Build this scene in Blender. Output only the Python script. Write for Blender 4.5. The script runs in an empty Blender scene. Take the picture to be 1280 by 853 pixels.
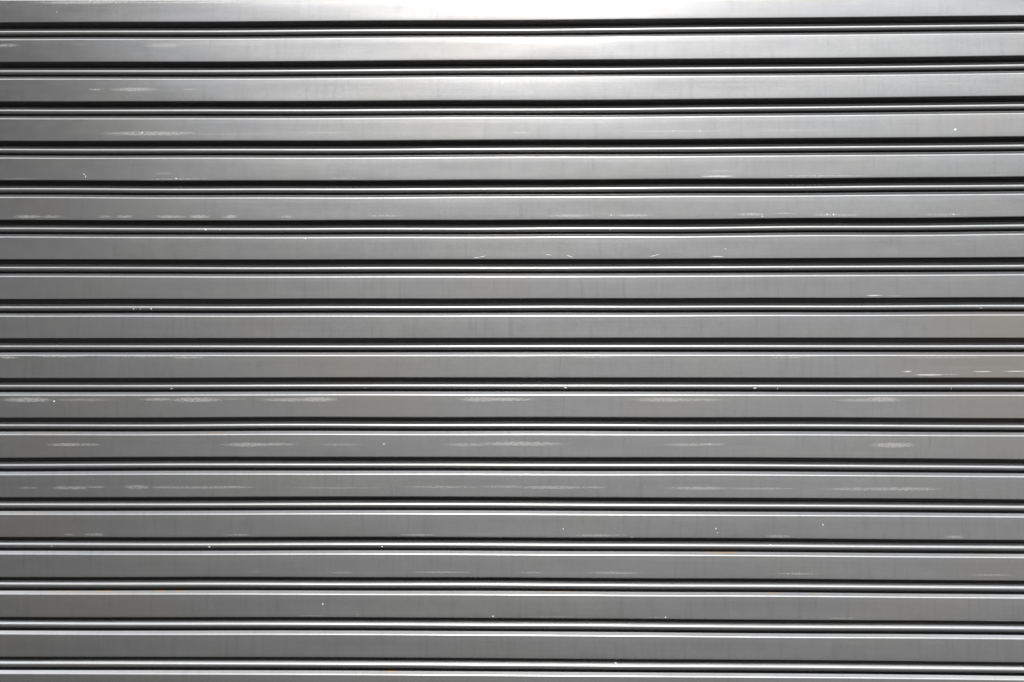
import bpy, math, random
import numpy as np
from mathutils import Matrix, Vector

random.seed(7)
C = bpy.context.scene.collection
R = math.radians
F, D, CZ = 985.0, 1.5, 1.45                  # focal length in photo pixels, distance, eye height
PX = D / F                                   # one photo pixel on the shutter, in metres
YAW, PITCH, ROLL = R(-0.8512), R(0.6152), R(-0.0361)

# ------------------------------------------------------------------ camera
def axes():
    y, p, r = YAW, PITCH, ROLL
    fwd = np.array([math.sin(y)*math.cos(p), math.cos(y)*math.cos(p), math.sin(p)])
    rt = np.array([math.cos(y), -math.sin(y), 0.0])
    up = np.cross(rt, fwd)
    return rt*math.cos(r)+up*math.sin(r), up*math.cos(r)-rt*math.sin(r), fwd
RT, UP, FW = axes()

def wall(px, py):
    d = FW + RT*(px-640)/F - UP*(py-426.5)/F
    t = D/d[1]
    return d[0]*t, d[2]*t + CZ

cam = bpy.data.cameras.new('camera')
cam.sensor_width = 36.0
cam.lens = 36.0*F/1280.0
cam.clip_end = 200
co = bpy.data.objects.new('camera', cam)
C.objects.link(co)
m = Matrix.Identity(4)
for i in range(3):
    m[i][0], m[i][1], m[i][2] = RT[i], UP[i], -FW[i]
m[1][3], m[2][3] = -D, CZ
co.matrix_world = m
bpy.context.scene.camera = co

# ------------------------------------------------------------------ measured joints (height of each hinge roll, three stations)
L = [39.1,88.5,137.7,187.0,236.3,285.9,335.1,384.5,433.8,483.3,532.9,582.7,632.2,682.2,732.0,781.8,831.4]
M = [36.3,86.3,136.4,185.9,235.7,285.6,334.8,383.9,433.1,482.5,532.0,581.8,631.8,682.2,732.5,783.1,833.3]
Q = [30.7,81.05,131.2,181.7,231.6,281.9,332.4,382.6,433.1,483.3,533.6,584.9,635.2,685.9,736.7,787.8,838.6]
NJ = len(L)
JC = []
for j in range(NJ):
    sh_ = (0.7 if j < 8 else 0.45)*(j-8)/8.0       # the glint climbs the roll from top to bottom of the shutter
    p = [wall(10, L[j]+sh_), wall(640, M[j]+sh_), wall(1270, Q[j]+sh_)]
    JC.append(np.polyfit([a for a, b in p], [b for a, b in p], 2))
PITCHZ = float(JC[0][2]-JC[-1][2])/(NJ-1)

def jz(j, x):
    k = min(max(j, 0), NJ-1)
    c = JC[k]
    xc = np.clip(x, -1.0, 1.0)
    rj = random.Random(900+j)                       # every joint wavers a little along its length
    wv = 0.0
    for _ in range(3):
        wv = wv + rj.uniform(.5, 1)*np.sin(2*math.pi*x/rj.uniform(.35, 1.3) + rj.uniform(0, 6.28))
    return wv*0.17*PX + c[0]*xc*xc + c[1]*xc + c[2] + (x-xc)*c[1] - (j-k)*PITCHZ

# ------------------------------------------------------------------ materials
def nodes_of(name):
    mt = bpy.data.materials.new(name)
    mt.use_nodes = True
    return mt, mt.node_tree

def math_node(nt, op, a, b=None, c=None, clamp=False):
    n = nt.nodes.new('ShaderNodeMath'); n.operation = op; n.use_clamp = clamp
    for i, v in enumerate((a, b, c)):
        if v is None: continue
        if isinstance(v, (int, float)): n.inputs[i].default_value = v
        else: nt.links.new(v, n.inputs[i])
    return n.outputs[0]

def mark_group():
    """soft lens-shaped rub mark: 0..1, broken up by a stretched noise"""
    g = bpy.data.node_groups.new('rub_mark', 'ShaderNodeTree')
    for nm in ('X', 'Z', 'cx', 'cz', 'a', 'b', 'ang', 'rough', 'gain', 'noise'):
        g.interface.new_socket(nm, in_out='INPUT', socket_type='NodeSocketFloat')
    g.interface.new_socket('mask', in_out='OUTPUT', socket_type='NodeSocketFloat')
    i = g.nodes.new('NodeGroupInput'); o = g.nodes.new('NodeGroupOutput')
    I = i.outputs
    dx = math_node(g, 'SUBTRACT', I['X'], I['cx'])
    dz = math_node(g, 'SUBTRACT', I['Z'], I['cz'])
    ca = math_node(g, 'COSINE', I['ang']); sa = math_node(g, 'SINE', I['ang'])
    u = math_node(g, 'ADD', math_node(g, 'MULTIPLY', dx, ca), math_node(g, 'MULTIPLY', dz, sa))
    v = math_node(g, 'SUBTRACT', math_node(g, 'MULTIPLY', dz, ca), math_node(g, 'MULTIPLY', dx, sa))
    u = math_node(g, 'ABSOLUTE', math_node(g, 'DIVIDE', u, I['a']))
    v = math_node(g, 'ABSOLUTE', math_node(g, 'DIVIDE', v, I['b']))
    e = math_node(g, 'SUBTRACT', 1.0, math_node(g, 'MULTIPLY', u, u))
    e = math_node(g, 'SUBTRACT', e, math_node(g, 'MULTIPLY', v, v))        # >0 inside
    n = math_node(g, 'MULTIPLY', math_node(g, 'SUBTRACT', I['noise'], 0.52), math_node(g, 'MULTIPLY', I['rough'], 4.2))
    film = math_node(g, 'MULTIPLY', math_node(g, 'MULTIPLY', e, 1.3, clamp=True), 0.56)
    e = math_node(g, 'MULTIPLY', math_node(g, 'ADD', e, n), 1.5, clamp=True)
    e = math_node(g, 'MULTIPLY_ADD', e, 0.46, film)
    e = math_node(g, 'MULTIPLY', e, I['gain'])
    g.links.new(e, o.inputs['mask'])
    return g
MARK = mark_group()

def steel(name, marks, rust, seed, tints=(), base=0.25, rough=0.21, metal=0.9, drips=0.07, bump=0.045):
    """marks: (x, z, halfwidth, halfheight, gain, rough, angle) in object metres"""
    mt, nt = nodes_of(name)
    N, K = nt.nodes, nt.links
    bs = N['Principled BSDF']
    tc = N.new('ShaderNodeTexCoord')
    sp = N.new('ShaderNodeSeparateXYZ'); K.new(tc.outputs['Object'], sp.inputs[0])
    def noise(sx, sz, detail=3, dist=0.0, off=0.0, rg=0.55):
        mp = N.new('ShaderNodeMapping'); mp.inputs['Scale'].default_value = (sx, 40, sz)
        mp.inputs['Location'].default_value = (seed*3.17+off, seed*1.3, seed*0.77+off)
        K.new(tc.outputs['Object'], mp.inputs[0])
        n = N.new('ShaderNodeTexNoise'); n.inputs['Scale'].default_value = 1.0
        n.inputs['Detail'].default_value = detail; n.inputs['Distortion'].default_value = dist
        n.inputs['Roughness'].default_value = rg
        K.new(mp.outputs[0], n.inputs['Vector'])
        return n.outputs['Fac']
    def span(v, a, b, lo, hi):
        n = N.new('ShaderNodeMapRange'); n.clamp = True
        K.new(v, n.inputs[0])
        for q, w in zip((1, 2, 3, 4), (a, b, lo, hi)): n.inputs[q].default_value = w
        return n.outputs[0]
    mott = span(noise(28, 40, 5), 0.25, 0.75, 1-0.04, 1+0.04)
    grain = span(noise(420, 420, 2, off=4), 0.25, 0.75, 0.96, 1.04)
    drip = span(noise(110, 11, 3, off=9), 0.54, 0.74, 1.0, 1-drips)
    brush = span(noise(5, 520, 3, off=13), 0.3, 0.7, 0.978, 1.022)
    k = math_node(nt, 'MULTIPLY', math_node(nt, 'MULTIPLY', mott, grain), math_node(nt, 'MULTIPLY', drip, brush))
    val = math_node(nt, 'MULTIPLY', k, base)
    warm = span(noise(3.2, 6, 2, off=21), 0.52, 0.72, 0.0, 1.0)
    comb = N.new('ShaderNodeCombineColor')
    K.new(math_node(nt, 'MULTIPLY', val, math_node(nt, 'MULTIPLY_ADD', warm, 0.015, 1.0)), comb.inputs[0])
    K.new(math_node(nt, 'MULTIPLY', val, math_node(nt, 'MULTIPLY_ADD', warm, 0.01, 1.0)), comb.inputs[1])
    K.new(math_node(nt, 'MULTIPLY', val, math_node(nt, 'MULTIPLY_ADD', warm, -0.025, 1.0)), comb.inputs[2])
    col = comb.outputs[0]
    rgh = span(noise(22, 60, 4, off=31), 0.25, 0.75, rough-0.02, rough+0.02)
    met = None
    def chain(lst, ns):
        tot = None
        for (x, z, a, b, gain, rg, ang) in lst:
            g = N.new('ShaderNodeGroup'); g.node_tree = MARK
            K.new(sp.outputs['X'], g.inputs['X']); K.new(sp.outputs['Z'], g.inputs['Z'])
            K.new(ns, g.inputs['noise'])
            for nm, v in (('cx', x), ('cz', z), ('a', a), ('b', b), ('gain', gain), ('rough', rg), ('ang', ang)):
                g.inputs[nm].default_value = v
            tot = g.outputs[0] if tot is None else math_node(nt, 'MAXIMUM', tot, g.outputs[0])
        return tot
    def mix(fac, a, b):
        n = N.new('ShaderNodeMix'); n.data_type = 'RGBA'
        K.new(fac, n.inputs[0]); K.new(a, n.inputs[6])
        if isinstance(b, tuple): n.inputs[7].default_value = b
        else: K.new(b, n.inputs[7])
        return n.outputs[2]
    if tints:                                          # broad warm reflections put into the colour, fading out along the slat
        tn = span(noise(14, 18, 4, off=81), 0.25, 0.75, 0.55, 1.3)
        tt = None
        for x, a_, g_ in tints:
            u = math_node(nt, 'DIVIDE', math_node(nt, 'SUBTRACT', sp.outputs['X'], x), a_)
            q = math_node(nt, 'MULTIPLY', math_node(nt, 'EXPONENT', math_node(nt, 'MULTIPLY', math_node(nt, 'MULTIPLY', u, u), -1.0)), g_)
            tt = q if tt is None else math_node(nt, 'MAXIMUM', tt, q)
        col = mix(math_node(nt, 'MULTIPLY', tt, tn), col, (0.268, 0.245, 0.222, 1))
    ns = noise(95, 800, 4, off=41, rg=0.7)
    rubs = [q for q in marks if q[4] < 0.6]
    white = [q for q in marks if q[4] >= 0.6]
    if rubs:
        tot = chain(rubs, ns)
        fleck = span(noise(200, 800, 3, off=51), 0.54, 0.64, 1.0, 0.15)     # dark flecks left inside a rub mark
        tot = math_node(nt, 'MULTIPLY', tot, fleck)
        col = mix(tot, col, (0.40, 0.395, 0.38, 1))
        met = math_node(nt, 'MULTIPLY_ADD', tot, -0.8*metal, metal)
        rgh = math_node(nt, 'MULTIPLY_ADD', tot, 0.25, rgh)
    if white:
        tot = chain(white, ns)
        col = mix(tot, col, (0.70, 0.69, 0.67, 1))
        met = math_node(nt, 'MULTIPLY', math_node(nt, 'SUBTRACT', 1.0, tot), met if met is not None else metal)
    if rust:
        tot = chain(rust, noise(300, 900, 3, off=61))
        col = mix(tot, col, (0.35, 0.245, 0.14, 1))
    K.new(col, bs.inputs['Base Color'])
    K.new(rgh, bs.inputs['Roughness'])
    if met is None: bs.inputs['Metallic'].default_value = metal
    else: K.new(met, bs.inputs['Metallic'])
    bp = N.new('ShaderNodeBump'); bp.inputs['Strength'].default_value = bump; bp.inputs['Distance'].default_value = 0.0004
    K.new(noise(260, 260, 2, off=71), bp.inputs['Height'])
    K.new(bp.outputs[0], bs.inputs['Normal'])
    return mt

# ------------------------------------------------------------------ wear, read off the photo (photo pixels): x, y, halfwidth, halfheight, gain, breakup
S, T = 0.42, 0.26       # strong / thin rub marks
WEAR = [
 # top slat
 (110,3,75,2.2,.5,1.2),(240,3,130,1.5,.35,1.3),(560,1,90,1.6,.25,1.2),(330,8,260,.8,.2,1.0),(71,15,1.2,1.2,.5,0),
 (8,57,18,2.6,.4,.8),(205,57,30,3.0,.32,.8),(100,56,10,1,.2,1),(300,56,40,.8,.2,1),
 (120,112,12,1.6,.4,1),(168,112,34,2.8,.45,.7),(238,112,11,1.2,.35,1),(420,110,60,1.0,.2,1),(900,106,60,.9,.3,1.3),(1195,105,22,.9,.35,1.2),
 (628,104,1.3,1.3,.95,0),(664,115,1.2,.8,.6,0),
 (190,167,68,3.2,.5,.8),(300,168,70,1.0,.25,1.4),(400,166,42,1.6,.28,1),(178,166,1.2,2.2,.6,0),(495,166,30,1,.2,1),
 (650,166,22,1.2,.3,1.2),(850,164,70,1.2,.35,1.3),(1000,163,70,1.1,.3,1.3),(1194,162,3.0,2.0,1,0),
 (105,218,2.0,.9,.7,.6),(107,221,1,2.4,.6,.6),(205,217,16,1.3,.3,1.2),(222,224,48,.9,.45,1.4),(425,223,34,.8,.4,1.2),(25,223.5,25,.7,.3,1.2),
 (902,214,28,1.2,.3,1.3),(898,220.5,24,.9,.6,1.4),(1030,220,75,.9,.45,1.6),(1240,219,22,.7,.35,1.4),(720,222,30,.6,.2,1.2),(220,223.3,1.8,1.0,.9,0),
 (35,271,22,2.2,.35,1.5),(64,271,18,1.8,.32,1.5),(132,271,10,1.8,.35,1.5),(155,271,12,2.0,.35,1.5),(212,271,22,2.0,.38,1.5),(250,271,16,2.4,.42,1.6),(287,271,12,2.2,.4,1.6),(358,271,10,1.6,.35,1.2),(480,270,28,1.3,.25,1.3),
 (710,270,28,1.8,.32,1.4),(790,269.5,28,1.8,.34,1.4),(764,269,1.5,1.3,.7,0),(938,268,20,2.2,.36,1.5),(953,270.5,2.0,1.0,.8,.4),(980,267,15,1.4,.25,1.4),(1034,268,1.6,1.3,1,0),(1042,268,1.8,1.3,1,0),(1045,269,34,1.8,.28,1.5),(1192,268,1.6,1.3,.8,0),(1180,268.5,34,1.5,.25,1.4),
 (382,298.5,1.0,1.8,.6,0),
 (897,320.8,9,.6,.7,.8),(907,311.5,2.0,.9,.7,.4),(1110,314,14,5,.05,1),
 (794,347,1.4,1.0,.7,0),(1093,369.6,11,.8,.85,.8),(1119,370,11,.7,.35,1.2),
 (1000,446,30,.8,.3,1.6),
 (10,447,14,1.6,.5,1),(75,446,40,1.0,.35,1.3),(235,447,26,1.3,.4,1.2),(180,446,60,.8,.3,1.4),(745,446.5,34,1.1,.35,1.3),(650,446,30,.7,.3,1.3),(1180,447,60,.8,.3,1.4),(985,447,30,.8,.3,1.3),
 (1134,464.5,7,.8,.7,1.0),(1161,468.8,20,.8,.9,.6),(1185,468.3,14,.6,.45,1.3),(1228,464.7,14,.6,.6,.9),(1270,464.3,18,.6,.65,.8),(1200,460,90,.5,.15,1.4),
 (34,500,36,3.4,.46,1.2),(67.6,501.8,1.8,1.6,1,0),(105,500,42,2.0,.24,1.4),(196,499.5,24,2.0,.42,1.4),(245,500,38,3.2,.46,1.3),(290,499,20,1,.2,1.4),
 (362,500,42,2.6,.42,1.2),(397,499.5,28,3.4,.5,1.2),(600,499.5,28,3.4,.42,1.1),(630,499.5,42,2.4,.5,1.1),(832,500,46,3.0,.40,1.2),(872,500,36,2.0,.34,1.2),(1085,500.5,48,2.2,.36,1.1),(1103,499.5,26,3.6,.46,1.0),
 (84,556,28,2.2,.42,1.2),(110,556,20,1.8,.32,1.2),(310,556,36,3.0,.44,1.2),(345,555.5,28,2.0,.42,1.2),(425,556,30,1.4,.3,1.3),(480,555,2.4,1.3,.65,.5),(585,556,36,2.4,.32,1.1),(650,555,64,3.0,.46,1.2),(860,556,34,2.4,.32,1.1),(886,555.5,24,1.8,.40,1.1),(887,556,1.6,1.2,.9,0),(1117,556.5,31,3.6,.46,.8),
 (36,610,16,1.5,.24,1.4),(88,610,28,2.4,.34,1.5),(120,609,14,1.6,.32,1.4),(172,609,20,2.6,.38,1.5),(240,609.5,85,1.8,.30,1.5),(290,609,34,1.4,.36,1.3),(420,610,60,1.2,.24,1.5),(555,609,60,1.6,.30,1.4),(630,608.5,34,1.7,.32,1.5),(690,609.5,50,2.2,.40,1.3),(740,609.5,22,1.6,.32,1.4),(875,610.5,46,2.2,.38,1.2),(950,611,50,1.6,.3,1.4),(1080,611.5,56,2.2,.34,1.3),(1130,611.5,50,2.4,.42,1.1),
 (86,668.5,8,1.4,.24,1.3),(118,668.5,15,1.8,.30,1.2),(298,668.8,20,1.3,.32,1.3),(524,668.8,26,1.5,.34,1.3),(704,661.5,1.1,1.8,.8,.4),(790,672,3,1,.4,1),(745,669.5,30,1.6,.36,1.3),(775,669,12,.9,.3,1.3),(895,661,1.2,1.6,.9,.2),(897,666,1.0,1.2,.8,.2),(1028.5,656.3,1.4,1.8,.8,.3),(974,670.5,18,1.8,.36,1.2),(1194,671.5,13,2.0,.36,1.1),(600,668,22,.8,.15,1.4),
 (320,715,9,1.2,.22,1.3),(428,716,16,1.2,.26,1.3),(552,715.5,42,1.3,.32,1.5),(664,716,18,1.2,.3,1.4),(768,716.3,38,1.7,.34,1.5),(764,715.5,4,1.8,.3,1),(996,717.3,29,1.3,.34,1.3),(1238,719,30,1.2,.3,1.4),
 (403.5,755.3,1.4,1.8,.95,.2),(447,768.5,2,1,.4,.8),(616.5,770.6,1.8,1.3,1,.2),(832,771.8,1.6,1.3,1,.2),(390,770,22,.6,.22,1.4),(690,771,36,.9,.2,1.5),(820,772,14,.8,.25,1.4),(1054,773,22,1.2,.22,1.4),(1250,776,24,1,.18,1.4),
]
SCRATCH = [ # x0,y0,x1,y1,halfthickness,gain
 (592,322.6,600,321.6,.7,.8),(599,321.7,608,319.8,.7,.8),(681,318.2,690,319,.7,.7),(708,319,717,322.3,.7,.85),(811,321.2,825,318,.7,.8),(932,300,939,288,.5,.2),
]
RUST = [ # on the top lips of the slats
 (130,738.8,13,1.2,.55,1.2),(200,738.6,9,1.4,.75,1.0),(224,739,10,1.0,.45,1.2),(80,740,24,.8,.25,1.3),
 (906,690.5,26,1.0,.6,1.3),(1096,691.3,9,.8,.5,1.2),(706,739.5,36,1.0,.4,1.4),(965,741.3,14,.8,.45,1.3),(1020,741.3,8,.8,.5,1.2),
 (487,839.6,9,2.2,.9,1.0),(270,541.5,24,.7,.5,1.3),(60,541.5,30,.7,.25,1.3),(1150,842,60,1.2,.15,1.3),
 (600,499.5,11,2.2,.16,1.2),(887,556,1.5,1.2,.5,0),
]
DOTS = [ # on the hinge rolls
 (213,486,2.6,1.4,.7),(707,485,2.8,1.3,1),(944.5,485.6,3.0,1.5,1),(973,486,1.4,1.3,.6),(1191,486.5,.6,2.6,.7),(260.5,684.5,2.6,1.3,.8),(477,684.3,1.4,1.2,1),(964,682.6,1.8,1.1,.9),
 (165.5,386.3,1.5,1.0,1),(174,386.6,1,.8,.7),(187.5,386,1.5,1.0,.9),(763.5,285.6,1.6,1.4,.9),(256,286.8,1.5,1.4,.8),(274,287,1,1,.5),(526,286.4,1.3,1.2,.6),(485,286.6,1.2,1.1,.5),(990,286,8,.8,.25),(153.7,46.6,1.2,1.2,1),(720,87.3,1.4,1,.6),
 (770.5,831.2,2.2,1.2,.7),(455,485,6,.8,.3),(990,336,1,1,.5),(1005,385,5,.7,.4),(1228,385,3,.7,.6),(63,684,3,1,.4),(460,732,2,1.2,.4),
]
TINT = [ # warm reflections and top-centre glare, painted into the base colour
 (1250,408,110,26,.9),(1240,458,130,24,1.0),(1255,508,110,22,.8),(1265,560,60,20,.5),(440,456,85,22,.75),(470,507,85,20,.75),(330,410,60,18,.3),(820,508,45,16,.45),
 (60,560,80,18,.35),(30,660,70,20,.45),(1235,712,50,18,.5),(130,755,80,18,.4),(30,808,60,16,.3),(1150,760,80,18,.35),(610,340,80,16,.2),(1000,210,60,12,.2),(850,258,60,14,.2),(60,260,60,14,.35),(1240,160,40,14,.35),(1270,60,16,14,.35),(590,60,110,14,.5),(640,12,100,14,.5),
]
def to_obj(x, y, zc):
    X, Z = wall(x, y)
    return X, Z - zc

# ------------------------------------------------------------------ cross-sections (depth back, height), photo-pixel units
def arc(cx, cz, r, a0, a1, n):
    return [(cx + r*math.cos(R(a0+(a1-a0)*i/n)), cz + r*math.sin(R(a0+(a1-a0)*i/n))) for i in range(n+1)]

# points as (depth, dz, which) with which 't' = height from the joint above, 'b' = from the joint below
TOPC, BOTE = -11.35, 10.3
def slat_section():
    P = []
    add = lambda pts, w: P.extend((d, z, w) for d, z in pts)
    add([(18.2, -11.0), (7.5, -11.0), (5.6, -10.2), (4.75, -8.6), (4.45, -7.6)], 't')
    # rounded lip edge then the sloping shoulder
    add([(4.0, -7.25), (3.72, -7.22), (3.45, -7.35), (3.2, -7.62), (2.9, -8.0)], 't')
    al = math.atan2(3.2, 4.0)                       # shoulder normal above the horizon
    r = 3.3
    t = r*math.tan(al/2)
    cz = TOPC - t
    ar = [(r - r*math.cos(al*(1-i/9)), cz + r*math.sin(al*(1-i/9))) for i in range(10)]
    d0, z0 = ar[0]
    add([(d0+0.5*math.sin(al), z0+0.5*math.cos(al))], 't')
    add(ar, 't')
    add([(0.0, cz-0.5), (0.0, cz-1.6)], 't')
    # flat face
    for i in range(1, 16):
        P.append((0.0, i/16.0, 'f'))
    add([(0.0, BOTE+1.5), (0.0, BOTE+1.15)], 'b')
    rb = 0.9
    # the bottom edge rolls back into a hollow that closes over the hinge roll
    add([(rb - rb*math.cos(a), BOTE+rb - rb*math.sin(a)) for a in [i*math.pi/2/7 for i in range(8)]], 'b')
    add([(1.2, BOTE+0.1), (1.5, BOTE+0.8), (1.9, BOTE+2.0), (2.6, BOTE+2.9), (4.0, BOTE+3.2), (6.4, BOTE+3.0), (7.6, BOTE+2.5), (9.0, BOTE+1.4), (12.0, BOTE-1.1), (15.0, BOTE-3.7), (16.6, BOTE-5.2),
         (17.0, BOTE-5.8), (17.4, BOTE-6.0), (17.8, BOTE-5.8)], 'b')
    add([(18.6, BOTE-5.5), (18.8, -2.0), (18.8, -9.0), (20.4, -9.0), (20.4, 0.0)], 'b')
    add([(20.4, -12.5), (18.2, -12.0)], 't')
    return P

def roll_section():
    d0, z0, r, ha = 2.8, -1.0, 4.0, R(36)              # rounded nose between two sloping flanks
    P = [(d0+r-r*math.cos(q), z0+r*math.sin(q)) for q in [-ha+2*ha*i/20 for i in range(21)]]
    de, ze = P[-1]
    P += [(de+.4*math.sin(ha), ze+.4*math.cos(ha)), (de+2.2, ze+2.75)]
    P += [(de+2.6, ze+3.15), (de+3.2, ze+3.45), (de+4.2, ze+3.5), (de+6.5, ze+3.2), (12.0, ze+2.2), (13.0, 0.8), (13.2, -2.0), (13.0, -9.0), (13.0, -10.9), (12.2, -10.9), (12.0, -7.0), (10.5, -5.4)]
    db, zb = P[0]
    P += [(db+3.4, zb-1.4), (db+2.0, zb-1.35), (db+1.1, zb-1.15), (db+.3*math.sin(ha), zb-.3*math.cos(ha))]
    return [(d, z, 't') for d, z in P]

HALF = 1.8
XS = np.linspace(-HALF, HALF, 301)

def wave(rs, amp, lo, hi, n=4):
    w = np.zeros_like(XS)
    for _ in range(n):
        lam = rs.uniform(lo, hi)
        w += rs.uniform(.4, 1)*np.sin(2*math.pi*XS/lam + rs.uniform(0, 6.28))
    return amp*w/math.sqrt(n)

def build(name, sec, k, mat, parent, zc, seed, warp=True):
    zt, zb = jz(k-1, XS), jz(k, XS)
    rs = random.Random(seed)
    tilt = wave(rs, 0.0070, .4, 1.4) + wave(rs, 0.0022, .09, .28) + rs.uniform(-.005, .005)     # slope of the face, radians
    bow = wave(rs, 0.10*PX, .3, 1.0)                                # hollow or belly of the face
    shove = wave(rs, 0.15*PX, .6, 1.8)
    pz = wave(rs, 0.10*PX, .4, 1.2)
    ztop = zt + (TOPC-4)*PX; zbot = zb + (BOTE+1.5)*PX
    V = []
    for d, z, w in sec:
        if w == 't': zz = zt + z*PX
        elif w == 'b': zz = zb + z*PX
        else: zz = ztop + (zbot-ztop)*z
        dep = np.full_like(XS, d*PX)
        if warp:
            s = (zz - (ztop+zbot)/2)/(ztop-zbot)                    # +.5 top .. -.5 bottom
            dep = dep + shove + tilt*(ztop-zbot)*np.clip(s, -.55, .55) + bow*np.clip(1-4*s*s, 0, 1)
            up_, dn_ = np.clip((s-.34)/.16, 0, 1.5), np.clip((-s-.33)/.17, 0, 1.4)
            dep = dep + (0.045*up_*up_ + 0.06*dn_*dn_)*PX      # the sheet eases back a little towards its bends
        else:
            zz = zz + pz
        V.append(np.stack([XS, dep, zz - zc], 1))
    V = np.stack(V, 0)                                              # sec, x, 3
    ns, nx = V.shape[:2]
    verts = V.reshape(-1, 3)
    faces = []
    for a in range(ns):
        b = (a+1) % ns
        for i in range(nx-1):
            faces.append((a*nx+i, a*nx+i+1, b*nx+i+1, b*nx+i))
    faces.append(tuple(a*nx for a in range(ns)))
    faces.append(tuple(a*nx+nx-1 for a in range(ns-1, -1, -1)))
    me = bpy.data.meshes.new(name)
    me.from_pydata(verts.tolist(), [], faces)
    me.update()
    fl = np.ones(len(faces), dtype=bool); fl[-2:] = False
    me.polygons.foreach_set('use_smooth', fl)
    me.materials.append(mat)
    o = bpy.data.objects.new(name, me)
    C.objects.link(o)
    o.parent = parent
    o.location = (0, 0, zc - parent.location.z)
    return o

base_z = float(jz(NJ+3, 0.0))
sh = bpy.data.objects.new('roller_shutter', None)
sh.location = (0, 0, base_z)
sh['label'] = 'closed grey metal roller shutter of horizontal interlocking slats with pale rub marks'
sh['category'] = 'roller shutter'
C.objects.link(sh)

SEC, ROLLSEC = slat_section(), roll_section()
for k in range(-3, NJ+4):
    zc = float((jz(k-1, 0.0)+jz(k, 0.0))/2)
    def mine(x, y):
        X, Z = wall(x, y)
        return jz(k, X)+5*PX < Z <= jz(k-1, X)-5*PX
    marks = []
    for x, y, a, b, g, rg in WEAR:
        if mine(x, y):
            X, Z = to_obj(x, y, zc)
            if y < 235 and g < .6: g *= .72
            if g >= .6 and b < 1: g = max(.6, g*.75)
            if g >= 0.6 and a < 4: a, b, rg, g = a*.75, b*.75, .6, max(.6, g*.85)
            marks.append((X, Z, a*PX, b*PX, g, rg, 0.0))
    for x0, y0, x1, y1, b, g in SCRATCH:
        if mine(x0, y0):
            A, B = to_obj(x0, y0, zc), to_obj(x1, y1, zc)
            marks.append(((A[0]+B[0])/2, (A[1]+B[1])/2, math.hypot(A[0]-B[0], A[1]-B[1])/2+PX*.5, b*.62*PX, g*.9, .7, math.atan2(B[1]-A[1], B[0]-A[0])))
    rust = [(*to_obj(x, y+(.7 if b < 1.6 else 0), zc), a*PX, b*PX*1.35, min(.9, g*1.5), rg*.5, 0.0) for x, y, a, b, g, rg in RUST if mine(x, y)]
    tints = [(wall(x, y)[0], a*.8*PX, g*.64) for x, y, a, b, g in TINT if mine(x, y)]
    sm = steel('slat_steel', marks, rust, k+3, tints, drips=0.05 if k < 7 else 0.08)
    s = build('slat', SEC, k, sm, sh, zc, 100+k)
    dots = []
    for x, y, a, b, g in DOTS:
        X, Z = wall(x, y)
        if abs(Z - jz(k-1, X)) < 6*PX: dots.append((X, Z-zc, a*.8*PX, b*.8*PX, g, .5, 0.0))
    rm = steel('roll_steel', dots, [], k+40, rough=0.21, drips=0.0, bump=0.02)
    h = build('hinge_roll', ROLLSEC, k, rm, sh, zc, 300+k, warp=False)
    h.parent = s
    h.location = (0, 0, 0)

# ------------------------------------------------------------------ daylight
SUN_EL, SUN_AZ = 37.5, 1.0        # degrees; azimuth measured from straight behind the camera, to the right
sd = Vector((math.sin(R(SUN_AZ))*math.cos(R(SUN_EL)), -math.cos(R(SUN_AZ))*math.cos(R(SUN_EL)), math.sin(R(SUN_EL))))
sun = bpy.data.lights.new('sun', 'SUN')
sun.energy = 1.15
sun.angle = R(14)
sun.color = (1.0, 0.92, 0.82)
so = bpy.data.objects.new('sun', sun)
so.rotation_euler = sd.to_track_quat('Z', 'Y').to_euler()
so.location = (0, -3, 5)
C.objects.link(so)

w = bpy.data.worlds.new('World')
bpy.context.scene.world = w
w.use_nodes = True
nt = w.node_tree
N, K = nt.nodes, nt.links
bg = N['Background']
STR = 0.15
bg.inputs['Strength'].default_value = STR
sky = N.new('ShaderNodeTexSky'); sky.sky_type = 'NISHITA'; sky.sun_disc = False
sky.sun_elevation = R(SUN_EL)
sky.sun_rotation = math.atan2(sd.x, sd.y)
hs = N.new('ShaderNodeHueSaturation'); hs.inputs['Saturation'].default_value = 0.12
K.new(sky.outputs[0], hs.inputs['Color'])
tc = N.new('ShaderNodeTexCoord')
sp = N.new('ShaderNodeSeparateXYZ'); K.new(tc.outputs['Generated'], sp.inputs[0])
el = math_node(nt, 'MULTIPLY', math_node(nt, 'ARCSINE', sp.outputs['Z']), 180/math.pi)
az = math_node(nt, 'MULTIPLY', math_node(nt, 'ARCTAN2', sp.outputs['X'], math_node(nt, 'MULTIPLY', sp.outputs['Y'], -1.0)), 180/math.pi)

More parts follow.
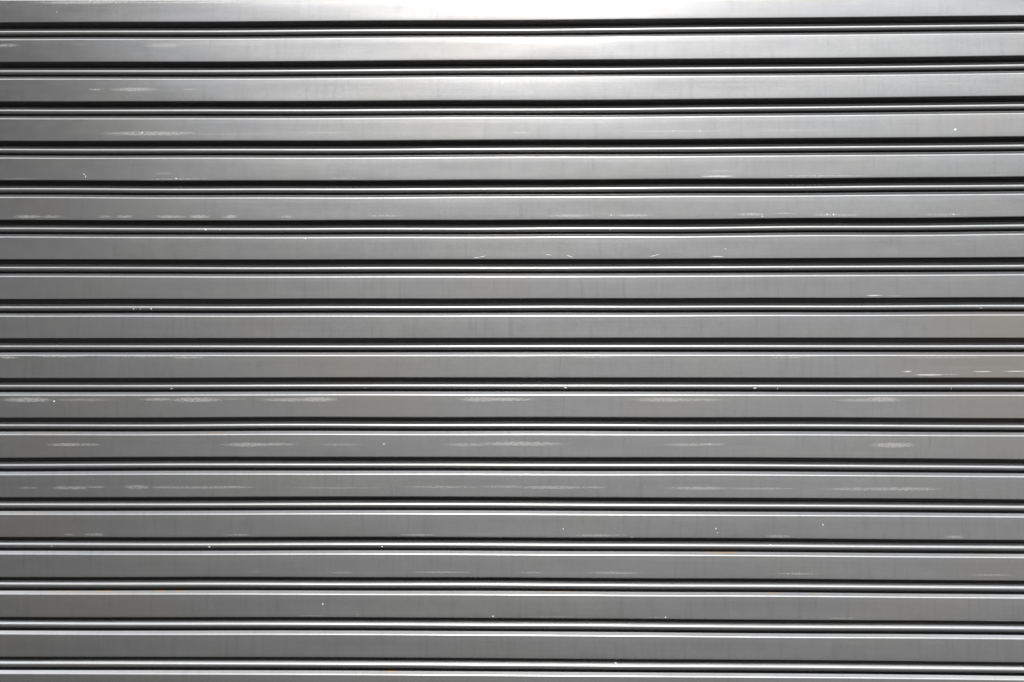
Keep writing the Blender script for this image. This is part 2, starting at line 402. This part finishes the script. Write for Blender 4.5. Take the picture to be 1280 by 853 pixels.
def curve(v, lo, hi, pts):
    n = N.new('ShaderNodeMapRange'); K.new(v, n.inputs[0]); n.inputs[1].default_value = lo; n.inputs[2].default_value = hi
    r = N.new('ShaderNodeValToRGB'); K.new(n.outputs[0], r.inputs[0])
    e = r.color_ramp.elements
    mx = max(q for p, q in pts)
    while len(e) < len(pts): e.new(0.5)
    for i, (p, q) in enumerate(sorted(pts)):
        e[i].position = (p-lo)/(hi-lo)
    for i, (p, q) in enumerate(sorted(pts)):
        c = q/mx
        e[i].color = (c, c, c, 1)
    bw = N.new('ShaderNodeSeparateColor'); K.new(r.outputs[0], bw.inputs[0])
    return math_node(nt, 'MULTIPLY', bw.outputs[0], mx)
# the shaded street opposite: paving below, house fronts at the horizon (dark ones to the left)
street = curve(el, -90, 90, [(-90,.08),(-45,.15),(-25,.5),(-8,.98),(8,1.1),(90,1.1)])
sideS = curve(az, -180, 180, [(-180,.2),(-60,.22),(-34,.36),(-18,.72),(0,1.0),(25,1.0),(40,.85),(90,.5),(180,.2)])
# broken cloud: brightest above the roofs straight opposite
cloud = curve(el, -90, 90, [(-90,0),(0,.7),(14,1.0),(26,1.5),(34,5.8),(46,5.8),(53,2.4),(62,2.3),(76,4.2),(90,4.2)])
sideC = curve(az, -180, 180, [(-180,.8),(-70,.4),(-38,.12),(-32,.15),(-24,.86),(-18,1.25),(-9,1.28),(2,1.26),(8,1.24),(14,1.32),(30,1.72),(45,1.6),(80,1.0),(180,.8)])
flat = curve(el, -90, 90, [(-90,0),(26,0),(33,.85),(42,1),(65,1),(90,1)])           # towards the zenith the sides no longer matter
sideC = math_node(nt, 'ADD', math_node(nt, 'MULTIPLY', sideC, math_node(nt, 'SUBTRACT', 1.0, flat)), flat)
roof = curve(el, -90, 90, [(-90,0),(7,0),(17,1),(90,1)])
cm = math_node(nt, 'MULTIPLY', cloud, sideC)
skyc = N.new('ShaderNodeVectorMath'); skyc.operation = 'SCALE'
K.new(hs.outputs[0], skyc.inputs[0]); K.new(cm, skyc.inputs['Scale'])
st = math_node(nt, 'MULTIPLY', math_node(nt, 'MULTIPLY', street, sideS), 1.0/STR)
stc = N.new('ShaderNodeCombineColor')
for i in range(3): K.new(st, stc.inputs[i])
mx = N.new('ShaderNodeMix'); mx.data_type = 'RGBA'
K.new(roof, mx.inputs[0]); K.new(stc.outputs[0], mx.inputs[6]); K.new(skyc.outputs[0], mx.inputs[7])
K.new(mx.outputs[2], bg.inputs['Color'])

sc = bpy.context.scene
sc.view_settings.view_transform = 'Standard'
sc.view_settings.look = 'None'
sc.view_settings.exposure = 0.0
sc.view_settings.gamma = 1.0
